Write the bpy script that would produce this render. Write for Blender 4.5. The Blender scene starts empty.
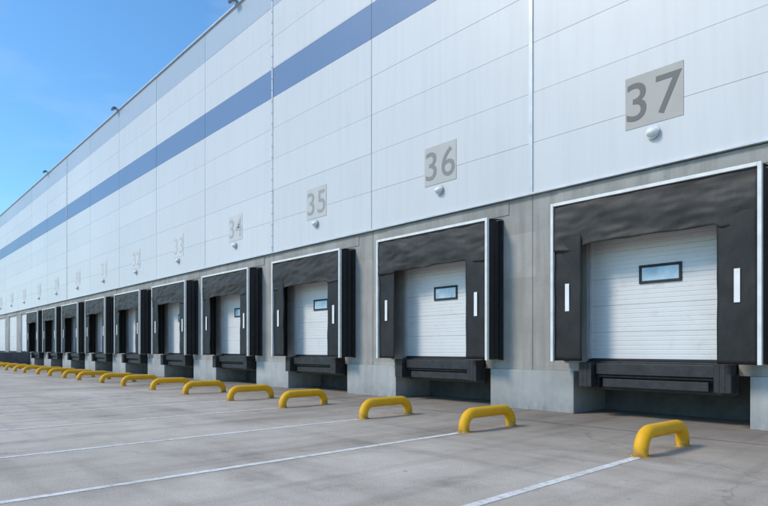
import bpy, bmesh, math, random
from mathutils import Vector, Matrix, noise
random.seed(7)
scene=bpy.context.scene
C0=-5.08; SP=6.0; NB=10          # first bay centre, spacing, number of dock bays to the left
PANEL_Z=5.4; TOP=16.55; YP=-0.06
XR=24.92; XL=-152.08             # building extent along X (bay joints)

# ---------------------------------------------------------------- materials
def new_mat(name):
    m=bpy.data.materials.new(name); m.use_nodes=True
    nt=m.node_tree; b=nt.nodes['Principled BSDF']
    return m,nt,b
def mix(nt,fac,a,b,mode='MIX'):
    n=nt.nodes.new('ShaderNodeMix'); n.data_type='RGBA'; n.blend_type=mode
    for sock,v in ((n.inputs[0],fac),(n.inputs[6],a),(n.inputs[7],b)):
        if isinstance(v,bpy.types.NodeSocket): nt.links.new(v,sock)
        else: sock.default_value=v
    return n.outputs[2]
def coords(nt,scale=(1,1,1)):
    g=nt.nodes.new('ShaderNodeNewGeometry')
    mp=nt.nodes.new('ShaderNodeMapping'); mp.inputs['Scale'].default_value=scale
    nt.links.new(g.outputs['Position'],mp.inputs['Vector'])
    return mp.outputs['Vector']
def nz(nt,scale,detail=4,rough=.55,vec=(1,1,1)):
    n=nt.nodes.new('ShaderNodeTexNoise'); n.inputs['Scale'].default_value=scale
    n.inputs['Detail'].default_value=detail; n.inputs['Roughness'].default_value=rough
    nt.links.new(coords(nt,vec),n.inputs['Vector']); return n.outputs['Fac']
def ramp(nt,src,p0,p1,c0=(0,0,0,1),c1=(1,1,1,1)):
    r=nt.nodes.new('ShaderNodeValToRGB')
    r.color_ramp.elements[0].position=p0; r.color_ramp.elements[1].position=p1
    r.color_ramp.elements[0].color=c0; r.color_ramp.elements[1].color=c1
    nt.links.new(src,r.inputs['Fac']); return r.outputs['Color']
def bump(nt,b,src,strength=.3,dist=.01):
    n=nt.nodes.new('ShaderNodeBump'); n.inputs['Strength'].default_value=strength
    n.inputs['Distance'].default_value=dist
    nt.links.new(src,n.inputs['Height']); nt.links.new(n.outputs['Normal'],b.inputs['Normal'])
def c4(c): return (c[0],c[1],c[2],1)
def simple(name,col,rough=.6,metal=0,var=.12,scale=3,bmp=0.0,bscale=60,spec=.5,vec=(1,1,1)):
    m,nt,b=new_mat(name)
    f=nz(nt,scale,4,.6,vec)
    lo=tuple(x*(1-var) for x in col); hi=tuple(min(1,x*(1+var)) for x in col)
    nt.links.new(ramp(nt,f,.3,.7,c4(lo),c4(hi)),b.inputs['Base Color'])
    b.inputs['Roughness'].default_value=rough; b.inputs['Metallic'].default_value=metal
    b.inputs['Specular IOR Level'].default_value=spec
    if bmp: bump(nt,b,nz(nt,bscale,3),bmp,.01)
    return m

def panel_mat(name,col,dirt=.08):
    m,nt,b=new_mat(name)
    s=nt.nodes.new('ShaderNodeVectorMath'); s.operation='FLOOR'
    mp=nt.nodes.new('ShaderNodeMapping'); mp.inputs['Scale'].default_value=(1/6,0,1/1.24)
    mp.inputs['Location'].default_value=(8.08/6,0.5,-5.4/1.24)
    g=nt.nodes.new('ShaderNodeNewGeometry'); nt.links.new(g.outputs['Position'],mp.inputs['Vector'])
    nt.links.new(mp.outputs['Vector'],s.inputs[0])
    w=nt.nodes.new('ShaderNodeTexWhiteNoise'); nt.links.new(s.outputs[0],w.inputs['Vector'])
    base=ramp(nt,w.outputs['Value'],0,1,c4([x*.965 for x in col]),c4([min(1,x*1.02) for x in col]))
    streak=ramp(nt,nz(nt,1.0,5,.6,(5,1,.25)),.45,.85)
    d=mix(nt,streak,(1,1,1,1),c4((1-dirt,1-dirt,1-dirt*1.1)))
    o=mix(nt,1.0,base,d,'MULTIPLY')
    big=ramp(nt,nz(nt,.12,3),.35,.7,(.94,.94,.945,1),(1,1,1,1))
    nt.links.new(mix(nt,1.0,o,big,'MULTIPLY'),b.inputs['Base Color'])
    b.inputs['Roughness'].default_value=.40; b.inputs['Specular IOR Level'].default_value=.5
    bump(nt,b,nz(nt,.8,2),.2,.02)
    return m
M_white=panel_mat('panel_white',(.65,.64,.63))
M_blue=panel_mat('panel_blue',(.15,.23,.38),.05)
M_pale=panel_mat('panel_pale_blue',(.42,.47,.53))
M_joint=simple('joint_dark',(.2,.21,.23),.7)
M_hjoint=simple('joint_grey',(.60,.60,.595),.7)
M_strip=simple('strip_metal',(.56,.57,.58),.4,.2)
M_frame=simple('frame_white',(.74,.73,.70),.4,0,.10,5)
M_mark=simple('marker_white',(.80,.79,.76),.5,0,.06)
M_steel=simple('steel_dark',(.03,.03,.032),.55,.2,.4,6,.1,40)
M_rubber=simple('rubber_black',(.022,.022,.023),.65,0,.35,6,.15,50)
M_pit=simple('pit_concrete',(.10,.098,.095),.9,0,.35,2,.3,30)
M_lamp=simple('lamp_white',(.8,.8,.78),.3,0,.03)
M_flood=simple('flood_grey',(.12,.14,.17),.4,.4,.1)
M_bolt=simple('bolt_grey',(.3,.3,.31),.4,.6)

def fabric(name,col):
    m,nt,b=new_mat(name)
    f=nz(nt,1.3,5,.6,(1,1,.6))
    col0=ramp(nt,f,.35,.72,c4([x*.75 for x in col]),c4([x*1.4 for x in col]))
    dust=ramp(nt,nz(nt,5,5,.7,(1,1,.35)),.58,.95)
    nt.links.new(mix(nt,dust,col0,c4((col[0]*1.9,col[1]*1.85,col[2]*1.8))),b.inputs['Base Color'])
    b.inputs['Roughness'].default_value=.58; b.inputs['Specular IOR Level'].default_value=.35
    bump(nt,b,nz(nt,2.6,3,.5,(1.6,1,.8)),.5,.04)
    return m
M_fab=fabric('shelter_fabric_black',(.018,.0175,.017))
M_fab2=fabric('shelter_header_fabric',(.036,.033,.030))

def concrete(name,col,streak=.3):
    m,nt,b=new_mat(name)
    f=nz(nt,.9,7,.62)
    base=ramp(nt,f,.3,.7,c4([x*.78 for x in col]),c4([x*1.12 for x in col]))
    st=ramp(nt,nz(nt,1,5,.6,(3.5,3.5,.25)),.45,.75)
    o=mix(nt,st,base,c4([x*(1-streak) for x in col]))
    sp=ramp(nt,nz(nt,14,4,.7),.62,.72)
    o=mix(nt,sp,o,c4([x*.65 for x in col]))
    g=nt.nodes.new('ShaderNodeNewGeometry'); mp=nt.nodes.new('ShaderNodeMapping'); mp.inputs['Scale'].default_value=(.5,0,.9)
    nt.links.new(g.outputs['Position'],mp.inputs['Vector'])
    fl=nt.nodes.new('ShaderNodeVectorMath'); fl.operation='FLOOR'; nt.links.new(mp.outputs['Vector'],fl.inputs[0])
    w=nt.nodes.new('ShaderNodeTexWhiteNoise'); nt.links.new(fl.outputs[0],w.inputs['Vector'])
    o=mix(nt,1.0,o,ramp(nt,w.outputs['Value'],0,1,(.84,.84,.83,1),(1.0,1.0,1.0,1)),'MULTIPLY')
    # splash dirt near the ground
    sz=nt.nodes.new('ShaderNodeSeparateXYZ'); nt.links.new(g.outputs['Position'],sz.inputs[0])
    lo=ramp(nt,sz.outputs['Z'],.0,.45,(1,1,1,1),(0,0,0,1))
    lm=mix(nt,1.0,lo,ramp(nt,nz(nt,5,5,.65,(1,1,.5)),.3,.7),'MULTIPLY')
    o=mix(nt,lm,o,c4([x*.5 for x in col]))
    nt.links.new(o,b.inputs['Base Color'])
    b.inputs['Roughness'].default_value=.88; b.inputs['Specular IOR Level'].default_value=.25
    bump(nt,b,nz(nt,25,5,.7),.4,.012)
    return m
M_conc=concrete('precast_concrete',(.43,.41,.375))
M_plinth=concrete('plinth_paint',(.46,.46,.45),.2)
M_ramp=concrete('ramp_concrete',(.14,.14,.145),.3)

m,nt,b=new_mat('door_white'); M_door=m
base=ramp(nt,nz(nt,1.2,5,.6),.3,.7,(.68,.675,.66,1),(.74,.735,.72,1))
d=ramp(nt,nz(nt,3,6,.7),.58,.88)
nt.links.new(mix(nt,d,base,(.56,.54,.51,1)),b.inputs['Base Color']); b.inputs['Roughness'].default_value=.45

m,nt,b=new_mat('window_glass'); M_glass=m
nt.links.new(ramp(nt,nz(nt,3,3),.3,.7,(.28,.40,.50,1),(.55,.66,.74,1)),b.inputs['Base Color'])  # blue-white reflection painted into the glass base colour
b.inputs['Roughness'].default_value=.06; b.inputs['Specular IOR Level'].default_value=.9

m,nt,b=new_mat('yellow_paint'); M_yel=m
base=ramp(nt,nz(nt,4,5,.65),.3,.7,(.76,.37,.008,1),(.86,.45,.016,1))
scr=ramp(nt,nz(nt,16,5,.75),.63,.69)
base=mix(nt,scr,base,(.42,.23,.05,1))
gz=nt.nodes.new('ShaderNodeSeparateXYZ'); g=nt.nodes.new('ShaderNodeNewGeometry'); nt.links.new(g.outputs['Position'],gz.inputs[0])
low=ramp(nt,gz.outputs['Z'],0.0,.16,(1,1,1,1),(0,0,0,1))
lowm=mix(nt,1.0,low,ramp(nt,nz(nt,9,4),.35,.6),'MULTIPLY')
base=mix(nt,lowm,base,(.22,.15,.07,1))
nt.links.new(base,b.inputs['Base Color']); b.inputs['Roughness'].default_value=.5; b.inputs['Specular IOR Level'].default_value=.3
bump(nt,b,nz(nt,30,4),.2,.01)

m,nt,b=new_mat('line_paint'); M_line=m
wear=ramp(nt,nz(nt,9,6,.75),.48,.62)
w2=ramp(nt,nz(nt,1.1,4,.6),.38,.75,(0,0,0,1),(.8,.8,.8,1))
wf=mix(nt,1.0,wear,w2,'ADD')
nt.links.new(mix(nt,mix(nt,.75,(0,0,0,1),wf),(.80,.78,.74,1),(.50,.46,.41,1)),b.inputs['Base Color'])
b.inputs['Roughness'].default_value=.8

# ground
m,nt,b=new_mat('lot_surface'); M_ground=m
base=ramp(nt,nz(nt,.22,5,.6),.32,.7,(.50,.435,.365,1),(.73,.65,.56,1))
med=ramp(nt,nz(nt,1.3,6,.68),.35,.72,(.82,.81,.80,1),(1.0,1.0,1.0,1))
o=mix(nt,1.0,base,med,'MULTIPLY')
tyre=ramp(nt,nz(nt,1,5,.6,(1.6,.10,1)),.48,.70,(1,1,1,1),(.70,.69,.68,1))
o=mix(nt,.8,o,tyre,'MULTIPLY')
tyre2=ramp(nt,nz(nt,1,5,.55,(.09,1.3,1)),.53,.72,(1,1,1,1),(.74,.73,.72,1))
o=mix(nt,.75,o,tyre2,'MULTIPLY')
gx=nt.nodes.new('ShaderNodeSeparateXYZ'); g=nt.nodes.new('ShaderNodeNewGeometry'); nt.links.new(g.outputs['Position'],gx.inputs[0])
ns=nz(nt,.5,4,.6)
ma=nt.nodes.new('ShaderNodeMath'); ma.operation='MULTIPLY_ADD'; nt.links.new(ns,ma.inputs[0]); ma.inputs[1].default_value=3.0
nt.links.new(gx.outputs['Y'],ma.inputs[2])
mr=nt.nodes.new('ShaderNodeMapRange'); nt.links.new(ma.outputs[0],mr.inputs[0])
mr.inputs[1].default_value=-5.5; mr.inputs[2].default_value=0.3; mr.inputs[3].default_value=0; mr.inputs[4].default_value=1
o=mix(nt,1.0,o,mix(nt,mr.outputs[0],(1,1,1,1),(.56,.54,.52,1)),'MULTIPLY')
agg=ramp(nt,nz(nt,45,3,.8),.38,.66,(.82,.82,.82,1),(1.14,1.13,1.12,1))
o=mix(nt,1.0,o,agg,'MULTIPLY')
stain=ramp(nt,nz(nt,.75,6,.62),.56,.72,(1,1,1,1),(.66,.645,.63,1))
o=mix(nt,.8,o,stain,'MULTIPLY')
spot=ramp(nt,nz(nt,2.6,3,.5),.68,.76,(0,0,0,1),(.8,.8,.8,1))
o=mix(nt,spot,o,(.25,.225,.195,1))
vo=nt.nodes.new('ShaderNodeTexVoronoi'); vo.feature='DISTANCE_TO_EDGE'; vo.inputs['Scale'].default_value=.13
wv=nt.nodes.new('ShaderNodeVectorMath'); wv.operation='ADD'
nn=nt.nodes.new('ShaderNodeTexNoise'); nn.inputs['Scale'].default_value=1.2; nn.inputs['Detail'].default_value=5
nt.links.new(coords(nt),nn.inputs['Vector']); nt.links.new(coords(nt),wv.inputs[0]); nt.links.new(nn.outputs['Color'],wv.inputs[1])
nt.links.new(wv.outputs[0],vo.inputs['Vector'])
cr=ramp(nt,vo.outputs['Distance'],.001,.003,(.78,.77,.76,1),(1,1,1,1))
o=mix(nt,1.0,o,cr,'MULTIPLY')
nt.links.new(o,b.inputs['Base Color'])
rr=ramp(nt,nz(nt,.8,4),.3,.7,(.66,.66,.66,1),(.88,.88,.88,1)); nt.links.new(rr,b.inputs['Roughness'])
b.inputs['Specular IOR Level'].default_value=.25
bump(nt,b,nz(nt,60,4,.7),.35,.01)
M_seam=simple('seam_sealant',(.16,.15,.14),.8,0,.3,5)

# ---------------------------------------------------------------- mesh helpers
def box(bm,x0,x1,y0,y1,z0,z1,mi=0):
    v=[bm.verts.new((x,y,z)) for z in (z0,z1) for y in (y0,y1) for x in (x0,x1)]
    for f in ((0,2,3,1),(4,5,7,6),(0,1,5,4),(2,6,7,3),(0,4,6,2),(1,3,7,5)):
        fc=bm.faces.new([v[i] for i in f]); fc.material_index=mi
def cyl(bm,p0,p1,r,mi=0,seg=16,r2=None):
    p0=Vector(p0); p1=Vector(p1); d=p1-p0
    r2=r if r2 is None else r2
    M=Matrix.Translation((p0+p1)/2)@d.to_track_quat('Z','Y').to_matrix().to_4x4()
    g=bmesh.ops.create_cone(bm,cap_ends=True,segments=seg,radius1=r,radius2=r2,depth=d.length,matrix=M)
    fs=set(f for v in g['verts'] for f in v.link_faces)
    for f in fs: f.material_index=mi; f.smooth=len(f.verts)==4
def obj(name,bm,mats,parent=None,bevel=0,loc=(0,0,0)):
    me=bpy.data.meshes.new(name); bmesh.ops.recalc_face_normals(bm,faces=bm.faces[:]); bm.to_mesh(me); bm.free()
    for m in mats: me.materials.append(m)
    o=bpy.data.objects.new(name,me); scene.collection.objects.link(o); o.location=loc
    if parent: o.parent=parent
    if bevel:
        md=o.modifiers.new('bevel','BEVEL'); md.width=bevel; md.segments=2; md.limit_method='ANGLE'
    return o
def empty(name,loc=(0,0,0)):
    o=bpy.data.objects.new(name,None); scene.collection.objects.link(o); o.location=loc; return o
def sheet(bm,x0,x1,y0,y1,z,mi=0):
    f=bm.faces.new([bm.verts.new(p) for p in ((x0,y0,z),(x1,y0,z),(x1,y1,z),(x0,y1,z))]); f.material_index=mi

# ---------------------------------------------------------------- ground
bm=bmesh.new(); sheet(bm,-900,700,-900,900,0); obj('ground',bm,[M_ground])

# ---------------------------------------------------------------- warehouse
W=empty('warehouse_building')
rows=[]; z=PANEL_Z
for i in range(5): rows.append((z,z+1.24,0)); z+=1.24
rows.append((z,z+1.15,1)); z+=1.15
for i in range(2): rows.append((z,z+1.24,0)); z+=1.24
rows.append((z,TOP,2))
bm=bmesh.new()
nb0=int(round((XR-XL)/SP))
for i in range(nb0):
    x0=XL+i*SP; x1=x0+SP
    for (z0,z1,mi) in rows:
        dy=random.uniform(-.002,.002)
        box(bm,x0+.013,x1-.013,YP+dy,0.0,z0+.0035,z1-.0035,mi)
obj('wall_panels',bm,[M_white,M_blue,M_pale],W,.003)
bm=bmesh.new(); box(bm,XL,XR,-.045,.3,PANEL_Z+.01,TOP-.01,0)
obj('panel_backing',bm,[M_hjoint],W)
bm=bmesh.new()
for i in range(nb0+1):
    x=XL+i*SP; box(bm,x-.0125,x+.0125,-.05,-.042,PANEL_Z+.012,TOP-.012)
obj('vertical_joints',bm,[M_joint],W)
bm=bmesh.new()
for x,w in ((-8.08,.05),(3.92,.05)):
    box(bm,x-w,x+w,YP-.03,YP-.003,PANEL_Z-.02,TOP,0)
for x in (-20.08,-50.08,9.92):
    box(bm,x-.045,x+.045,YP-.02,YP-.003,PANEL_Z-.02,TOP,0)
    zz=PANEL_Z+.2
    while zz<TOP: 
        cyl(bm,(x,YP-.035,zz),(x,YP-.02,zz),.02,1,8); zz+=.45
obj('joint_cover_strips',bm,[M_strip,M_bolt],W)
bm=bmesh.new()
box(bm,XL-.05,XR+.05,-.14,.45,TOP,TOP+.07,0)
box(bm,XL,XR,-.115,-.0,PANEL_Z-.05,PANEL_Z,0)
obj('parapet_cap_and_flashing',bm,[M_strip],W,.006)
bm=bmesh.new()
box(bm,XL,XR,2.5,80,0,TOP-.4,0); box(bm,XL,XR,.3,2.5,6,TOP-.4,0)
box(bm,XL,XL+.3,.0,2.5,0,6,0); box(bm,XR-.3,XR,0,2.5,0,6,0)
obj('body_and_roof',bm,[M_white],W)

def is_dock(c): return c>C0-SP*(NB-.5)
centres=[XL+SP*(i+.5) for i in range(nb0)]
bm=bmesh.new(); bp=bmesh.new(); bq=bmesh.new(); bs=bmesh.new()
HW=1.55; DZ=1.25; DT=4.3
for c in centres:
    g=.006
    top=DT; hw=HW
    if not is_dock(c): hw=2.0; top=5.1
    box(bm,c-3+g,c-hw,0,.3,1.0,PANEL_Z-.055); box(bm,c+hw,c+3-g,0,.3,1.0,PANEL_Z-.055)
    box(bm,c-hw,c+hw,0.0,.298,top,PANEL_Z-.055)
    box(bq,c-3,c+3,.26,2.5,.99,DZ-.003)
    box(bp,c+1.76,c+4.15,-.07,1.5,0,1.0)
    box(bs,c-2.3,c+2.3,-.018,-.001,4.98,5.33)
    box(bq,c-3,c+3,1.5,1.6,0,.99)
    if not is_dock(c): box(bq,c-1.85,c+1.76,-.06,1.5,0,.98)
obj('precast_concrete_wall',bm,[M_conc],W,.008)
obj('plinth_piers',bp,[M_plinth],W,.012)
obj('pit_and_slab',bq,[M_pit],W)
obj('lintel_bands',bs,[M_conc],W,.004)

def rib_door(name,c,hw,z0,z1,windows=True):
    bm=bmesh.new()
    prof=[]; n=5; sec=(z1-z0)/n
    y0=.10
    for s in range(n):
        a=z0+s*sec
        prof+= [(y0+.018,a),(y0,a+.012)]
        k=6; st=(sec-.024)/k
        for j in range(k):
            q=a+.012+j*st
            if j: prof+=[(y0,q-.012),(y0+.006,q-.004),(y0+.006,q+.004),(y0,q+.012)]
        prof+=[(y0,a+sec-.012),(y0+.018,a+sec)]
    pv=None
    for (y,z) in prof:
        cur=(bm.verts.new((c-hw,y,z)),bm.verts.new((c+hw,y,z)))
        if pv: bm.faces.new((pv[0],pv[1],cur[1],cur[0]))
        pv=cur
    d=obj(name,bm,[M_door],W)
    bm=bmesh.new()
    box(bm,c-hw,c+hw,y0-.012,y0+.05,z0-.045,z0+.012,0)
    if windows:
        wx0,wx1,wz0,wz1=c-.44+.05,c+.44+.05,2.93,3.33
        t=.055
        box(bm,wx0,wx1,y0-.03,y0+.02,wz0,wz0+t,0); box(bm,wx0,wx1,y0-.03,y0+.02,wz1-t,wz1,0)
        box(bm,wx0,wx0+t,y0-.03,y0+.02,wz0+t,wz1-t,0); box(bm,wx1-t,wx1,y0-.03,y0+.02,wz0+t,wz1-t,0)
        box(bm,wx0+t,wx1-t,y0-.012,y0+.01,wz0+t,wz1-t,1)
    o=obj('door_window_and_seal',bm,[M_rubber,M_glass],W,.008)
    bm=bmesh.new()
    for sx in (-1,1):
        xa=c+sx*hw; box(bm,min(xa,xa-sx*.06),max(xa,xa-sx*.06),.03,.098,z0,z1)
    obj('door_track',bm,[M_strip],W)
for c in centres:
    if is_dock(c): rib_door('dock_door',c,HW,DZ+.045,DT)
    else: rib_door('dock_door',c,2.0,DZ+.045,5.1,False)

# ---------------------------------------------------------------- dock shelters
def cloth(bm,x0,x1,z0,z1,nx,nz_,fy,zlow=None,mi=0):
    rows=[]
    for j in range(nz_+1):
        t=j/nz_; r=[]
        for i in range(nx+1):
            s=i/nx; x=x0+(x1-x0)*s
            zb=z0+(zlow(s) if zlow else 0)
            z=z1+(zb-z1)*t
            r.append(bm.verts.new((x,fy(s,t),z)))
        rows.append(r)
    for j in range(nz_):
        for i in range(nx):
            f=bm.faces.new((rows[j][i],rows[j][i+1],rows[j+1][i+1],rows[j+1][i])); f.smooth=True; f.material_index=mi
def shelter(c,seed):
    E=empty('dock_shelter',(c,0,DZ))
    R=random.Random(seed); so=Vector((seed*3.7,seed*1.3,0))
    P=.58; H=3.60; w=2.10
    bm=bmesh.new(); t=.07
    box(bm,-w,-w+t,-P-.09,-P,-.02,H); box(bm,w-t,w,-P-.09,-P,-.02,H)
    box(bm,-w+t,w-t,-P-.09,-P,H-t,H)
    obj('front_frame',bm,[M_frame],E,.008)
    bm=bmesh.new()
    for sx in (-1,1):
        xa,xb=sorted((sx*(w-t-.005),sx*1.36))
        def fy(s,t_,sx=sx):
            return -P-.006+.026*noise.noise(so+Vector((s*1.2+sx*5,t_*5,0)))+.014*noise.noise(so+Vector((s*5+sx*9,t_*9,2)))
        cloth(bm,xa,xb,.0+R.uniform(-.02,.02),H-t-.01,10,44,fy)
    o=obj('side_curtains',bm,[M_fab],E); md=o.modifiers.new('s','SOLIDIFY'); md.thickness=.02; md.offset=1
    bm=bmesh.new()
    ph=R.uniform(0,6)
    sag=R.uniform(-.06,.06)
    def fy(s,t_):
        f=.022*t_*math.sin(s*24+ph+4*noise.noise(so+Vector((s*3,0,0))))
        f+=.05*noise.noise(so+Vector((s*3.2,t_*2.4,5)))*(.25+t_)
        f+=.022*noise.noise(so+Vector((s*9,t_*3,1)))
        f+=.045*abs(noise.noise(so+Vector((s*6+t_*4,t_*3-s*2,9))))
        f-=.025*abs(noise.noise(so+Vector((s*5-t_*3,t_*5+s*2,19))))
        return -P-.050-.02*math.sin(math.pi*min(1,t_*1.1))+f
    def zl(s):
        e=min(s,1-s)
        return .05*noise.noise(so+Vector((s*5,3,3)))+.05*(s-.5)*sag*10 - (.07*min(1,max(0,(.17-e)/.02)))
    cloth(bm,-w+t+.004,w-t-.004,H-1.02,H-t-.004,90,22,fy,zl)
    o=obj('header_curtain',bm,[M_fab2],E); md=o.modifiers.new('s','SOLIDIFY'); md.thickness=.012; md.offset=1
    bm=bmesh.new()
    for sx in (-1,1):
        ys=[-P,-P+.1,-P+.2,-P+.3,-P+.4,-P+.5,-.001]; off=[0,-.035,0,-.035,0,-.035,0]
        pv=None
        for y,o_ in zip(ys,off):
            x=sx*(w-.01+o_)
            cur=(bm.verts.new((x,y,0)),bm.verts.new((x,y,H-.02)))
            if pv: bm.faces.new((pv[0],pv[1],cur[1],cur[0]))
            pv=cur
    vs=[bm.verts.new(p) for p in ((-w+.01,-P,H-.02),(w-.01,-P,H-.02),(w-.01,-.02,H+.06),(-w+.01,-.02,H+.06))]
    bm.faces.new(vs)
    o=obj('side_and_top_fabric',bm,[M_fab],E); md=o.modifiers.new('s','SOLIDIFY'); md.thickness=.012; md.offset=-1
    bm=bmesh.new()
    for sx in (-1,1): box(bm,min(sx*(w-.1),sx*(w+.03)),max(sx*(w-.1),sx*(w+.03)),-.045,-.002,-.02,H+.02)
    box(bm,-w+.101,w-.101,-.045,-.002,H-.05,H+.02)
    obj('wall_mounting_frame',bm,[M_steel],E,.004)
    bm=bmesh.new()
    for sx in (-1,1):
        x=sx*1.70; box(bm,x-.05,x+.05,-P-.05,-P-.032,1.12,1.74)
    obj('position_markers',bm,[M_mark],E,.004)

def leveler(c):
    E=empty('dock_leveler',(c,0,0))
    bm=bmesh.new()
    box(bm,-1.52,1.52,-.10,.26,1.04,1.245)
    box(bm,-1.2,1.2,-.26,-.102,.96,1.20)
    box(bm,-1.2,1.2,-.20,-.105,.90,.94)
    box(bm,-1.08,1.08,-.18,-.11,.68,.86)
    box(bm,-1.5,1.5,.05,.12,.60,1.03)
    obj('lip_and_beam',bm,[M_steel],E,.008)
    bm=bmesh.new()
    for sx in (-1,1):
        x=sx*1.39
        for k in range(3):
            box(bm,x-.15+k*.1,x-.15+k*.1+.098,-.40,-.102,.68,1.22)
    obj('rubber_bumpers',bm,[M_rubber],E,.006)
    bm=bmesh.new()
    for sx in (-1,1):
        box(bm,sx*1.39-.18,sx*1.39+.18,-.1,-.002,.64,1.035)
    obj('bumper_brackets',bm,[M_steel],E,.005)

def num_sign(c,n):
    k=max(0,min(1,(37-n)/4.0)) if n<=37 else 0          # distance fading painted into the plate and digit colours
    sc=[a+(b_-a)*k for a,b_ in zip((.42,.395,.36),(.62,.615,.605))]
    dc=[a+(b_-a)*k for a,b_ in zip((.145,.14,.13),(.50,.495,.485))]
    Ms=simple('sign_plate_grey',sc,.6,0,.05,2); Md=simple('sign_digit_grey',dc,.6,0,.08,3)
    E=empty('dock_number_sign',(c-.02,0,6.84))
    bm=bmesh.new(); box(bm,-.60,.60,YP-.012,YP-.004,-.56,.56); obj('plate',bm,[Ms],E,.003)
    cu=bpy.data.curves.new('digits','FONT'); cu.body=str(n); cu.size=1.16; cu.align_x='CENTER'; cu.align_y='CENTER'
    cu.extrude=.002; cu.space_character=1.10; cu.offset=.002
    t=bpy.data.objects.new('tmp',cu); scene.collection.objects.link(t)
    bpy.context.view_layer.update()
    me=bpy.data.meshes.new_from_object(t.evaluated_get(bpy.context.evaluated_depsgraph_get()))
    bpy.data.objects.remove(t)
    xs=[v.co.x for v in me.vertices]; ys=[v.co.y for v in me.vertices]
    cx=(min(xs)+max(xs))/2; cy=(min(ys)+max(ys))/2
    for v in me.vertices: v.co.x-=cx; v.co.y-=cy
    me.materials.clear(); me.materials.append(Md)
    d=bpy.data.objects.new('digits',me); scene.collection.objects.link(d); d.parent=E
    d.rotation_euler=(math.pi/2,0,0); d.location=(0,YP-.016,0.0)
def wall_lamp(c):
    E=empty('wall_lamp',(c-.02,YP,6.08))
    bm=bmesh.new()
    cyl(bm,(0,0,0),(0,-.05,0),.11,0,24)
    g=bmesh.ops.create_uvsphere(bm,u_segments=24,v_segments=12,radius=.125,matrix=Matrix.Translation((0,-.07,-.01))@Matrix.Diagonal((1.05,.95,.72,1)))
    for v in g['verts']:
        for f in v.link_faces: f.smooth=True
    obj('lamp_dome',bm,[M_lamp],E)
    bm=bmesh.new(); cyl(bm,(0,-.055,.0),(0,-.075,.0),.142,0,24); obj('lamp_rim',bm,[M_strip],E)

for c in sorted(centres,reverse=True):
    n=37-int(round((C0-c)/SP)) 
    if is_dock(c): shelter(c,n); leveler(c)
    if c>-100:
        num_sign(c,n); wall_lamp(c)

for x in (7.2,-22.9,-38.3,-55.9,-92):
    E=empty('floodlight',(x,0,TOP+.07))
    bm=bmesh.new()
    box(bm,-.05,.05,-.14,.1,0,.03); cyl(bm,(0,-.05,.0),(0,-.05,.10),.03); cyl(bm,(0,-.05,.08),(0,-.30,.08),.025)
    obj('arm',bm,[M_flood],E)
    bm=bmesh.new(); box(bm,-.17,.17,-.13,.13,-.06,.06); box(bm,-.14,.14,-.09,.09,.06,.10)
    o=obj('lamp_head',bm,[M_flood],E,.015); o.location=(0,-.32,.03); o.rotation_euler=(math.radians(25),0,0)
    bm=bmesh.new(); box(bm,-.14,.14,-.10,.10,-.07,-.062); o=obj('lamp_glass',bm,[M_glass],E); o.location=(0,-.32,.03); o.rotation_euler=(math.radians(25),0,0)

R_=empty('loading_ramp')
xe=C0-SP*(NB-.5)
bm=bmesh.new(); box(bm,xe-60,xe-.6,-2.6,-.075,0,1.2); obj('platform',bm,[M_ramp],R_,.02)
bm=bmesh.new()
x=xe-.7
while x>xe-59:
    cyl(bm,(x,-2.5,1.2),(x,-2.5,2.1),.025,0,8); x-=2
for z in (1.65,2.1): cyl(bm,(xe-.7,-2.5,z),(xe-59,-2.5,z),.022,0,8)
obj('railing',bm,[M_steel],R_)

# ---------------------------------------------------------------- wheel guides + lines
def guide(x,y0,seed):
    R=random.Random(seed)
    E=empty('wheel_guide_rail',(x,y0,0)); E.rotation_euler=(R.uniform(-.008,.008),R.uniform(-.03,.03),R.uniform(-.05,.05))
    r=.10; L=1.38; H=.335; rc=.25
    path=[(0,-.02),(0,H-rc)]
    for i in range(1,9):
        a=math.pi-i*(math.pi/2)/8; path.append((rc+rc*math.cos(a),H-rc+rc*math.sin(a)))
    for i in range(1,6): path.append((rc+(L-2*rc)*i/6,H))
    for i in range(0,9):
        a=math.pi/2-i*(math.pi/2)/8; path.append((L-rc+rc*math.cos(a),H-rc+rc*math.sin(a)))
    path.append((L,-.02))
    bm=bmesh.new(); prev=None; S=20
    for i,(y,z) in enumerate(path):
        a=path[max(0,i-1)]; b_=path[min(len(path)-1,i+1)]
        t=Vector((0,b_[0]-a[0],b_[1]-a[1])).normalized(); n=Vector((0,-t.z,t.y))
        ring=[bm.verts.new(Vector((0,y,z))+Vector((1,0,0))*r*math.cos(q)+n*r*math.sin(q)) for q in [2*math.pi*k/S for k in range(S)]]
        if prev:
            for k in range(S):
                f=bm.faces.new((prev[k],prev[(k+1)%S],ring[(k+1)%S],ring[k])); f.smooth=True
        prev=ring
    obj('bent_tube',bm,[M_yel],E)
    bm=bmesh.new()
    for y in (0,L):
        cyl(bm,(0,y,-.01),(0,y,.015),.13,0,24)
        for q in range(4):
            a=math.pi/4+q*math.pi/2; cyl(bm,(.115*math.cos(a),y+.115*math.sin(a),.015),(.115*math.cos(a),y+.115*math.sin(a),.025),.010,1,8)
    obj('base_flanges',bm,[M_yel,M_bolt],E)
YG=-4.30
pos=[]
for i in range(-4,20):
    c=C0-.08-SP*i
    pos+=[c+1.62,c-1.6]
for i,x in enumerate(pos): guide(x,YG+random.uniform(-.06,.06),i)
bm=bmesh.new()
for x in pos: sheet(bm,x-.06,x+.06,YG-26,YG-.14,.004)
obj('parking_lines',bm,[M_line])
bm=bmesh.new()
for y in (-1.9,): sheet(bm,-150,40,y-.012,y+.012,.004)
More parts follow.
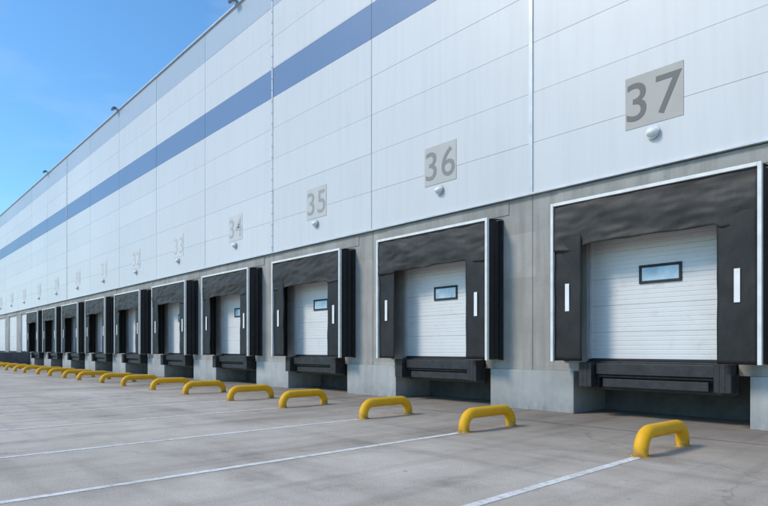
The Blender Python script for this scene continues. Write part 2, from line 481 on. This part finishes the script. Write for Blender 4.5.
for i in range(-6,26): sheet(bm,C0+3-SP*i-.01,C0+3-SP*i+.01,-1.885,-.09,.004)
obj('pavement_seams',bm,[M_seam])

# ---------------------------------------------------------------- light
el=math.radians(42); d=Vector((-.45,-.85,0)).normalized()
az=math.atan2(d.x,d.y)
sd=Vector((d.x*math.cos(el),d.y*math.cos(el),math.sin(el)))
L=bpy.data.lights.new('sun','SUN'); L.energy=2.4; L.angle=math.radians(14); L.color=(1,.88,.73)
lo=bpy.data.objects.new('sun',L); scene.collection.objects.link(lo); lo.rotation_euler=sd.to_track_quat('Z','Y').to_euler(); lo.location=(0,-20,30)
w=bpy.data.worlds.new('World'); scene.world=w; w.use_nodes=True; nt=w.node_tree
bg=nt.nodes['Background']; sk=nt.nodes.new('ShaderNodeTexSky'); sk.sky_type='NISHITA'; sk.sun_disc=False
sk.sun_elevation=el; sk.sun_rotation=az; sk.air_density=1.2; sk.dust_density=.5; sk.ozone_density=2.0
tint=mix(nt,1.0,sk.outputs[0],(.74,1.2,1.5,1),'MULTIPLY')
tc=nt.nodes.new('ShaderNodeTexCoord'); mp=nt.nodes.new('ShaderNodeMapping'); mp.inputs['Scale'].default_value=(1.2,1.2,3.5)
nt.links.new(tc.outputs['Generated'],mp.inputs['Vector'])
cn=nt.nodes.new('ShaderNodeTexNoise'); cn.inputs['Scale'].default_value=1.8; cn.inputs['Detail'].default_value=6; cn.inputs['Roughness'].default_value=.55
nt.links.new(mp.outputs['Vector'],cn.inputs['Vector'])
cl=ramp(nt,cn.outputs['Fac'],.48,.85,(0,0,0,1),(.5,.5,.5,1))
nt.links.new(mix(nt,cl,tint,(5.5,6.3,7.0,1)),bg.inputs['Color']); bg.inputs['Strength'].default_value=.142

# ---------------------------------------------------------------- camera
cam=bpy.data.cameras.new('camera'); co=bpy.data.objects.new('camera',cam); scene.collection.objects.link(co)
co.location=(0,-12.5,1.52); co.rotation_euler=(math.pi/2,0,math.radians(47.3))
cam.sensor_width=36; cam.lens=36*578/768; cam.shift_y=(349-253)/768; cam.clip_end=3000; cam.clip_start=.05
scene.camera=co
scene.view_settings.view_transform='Standard'; scene.view_settings.look='None'; scene.view_settings.exposure=0
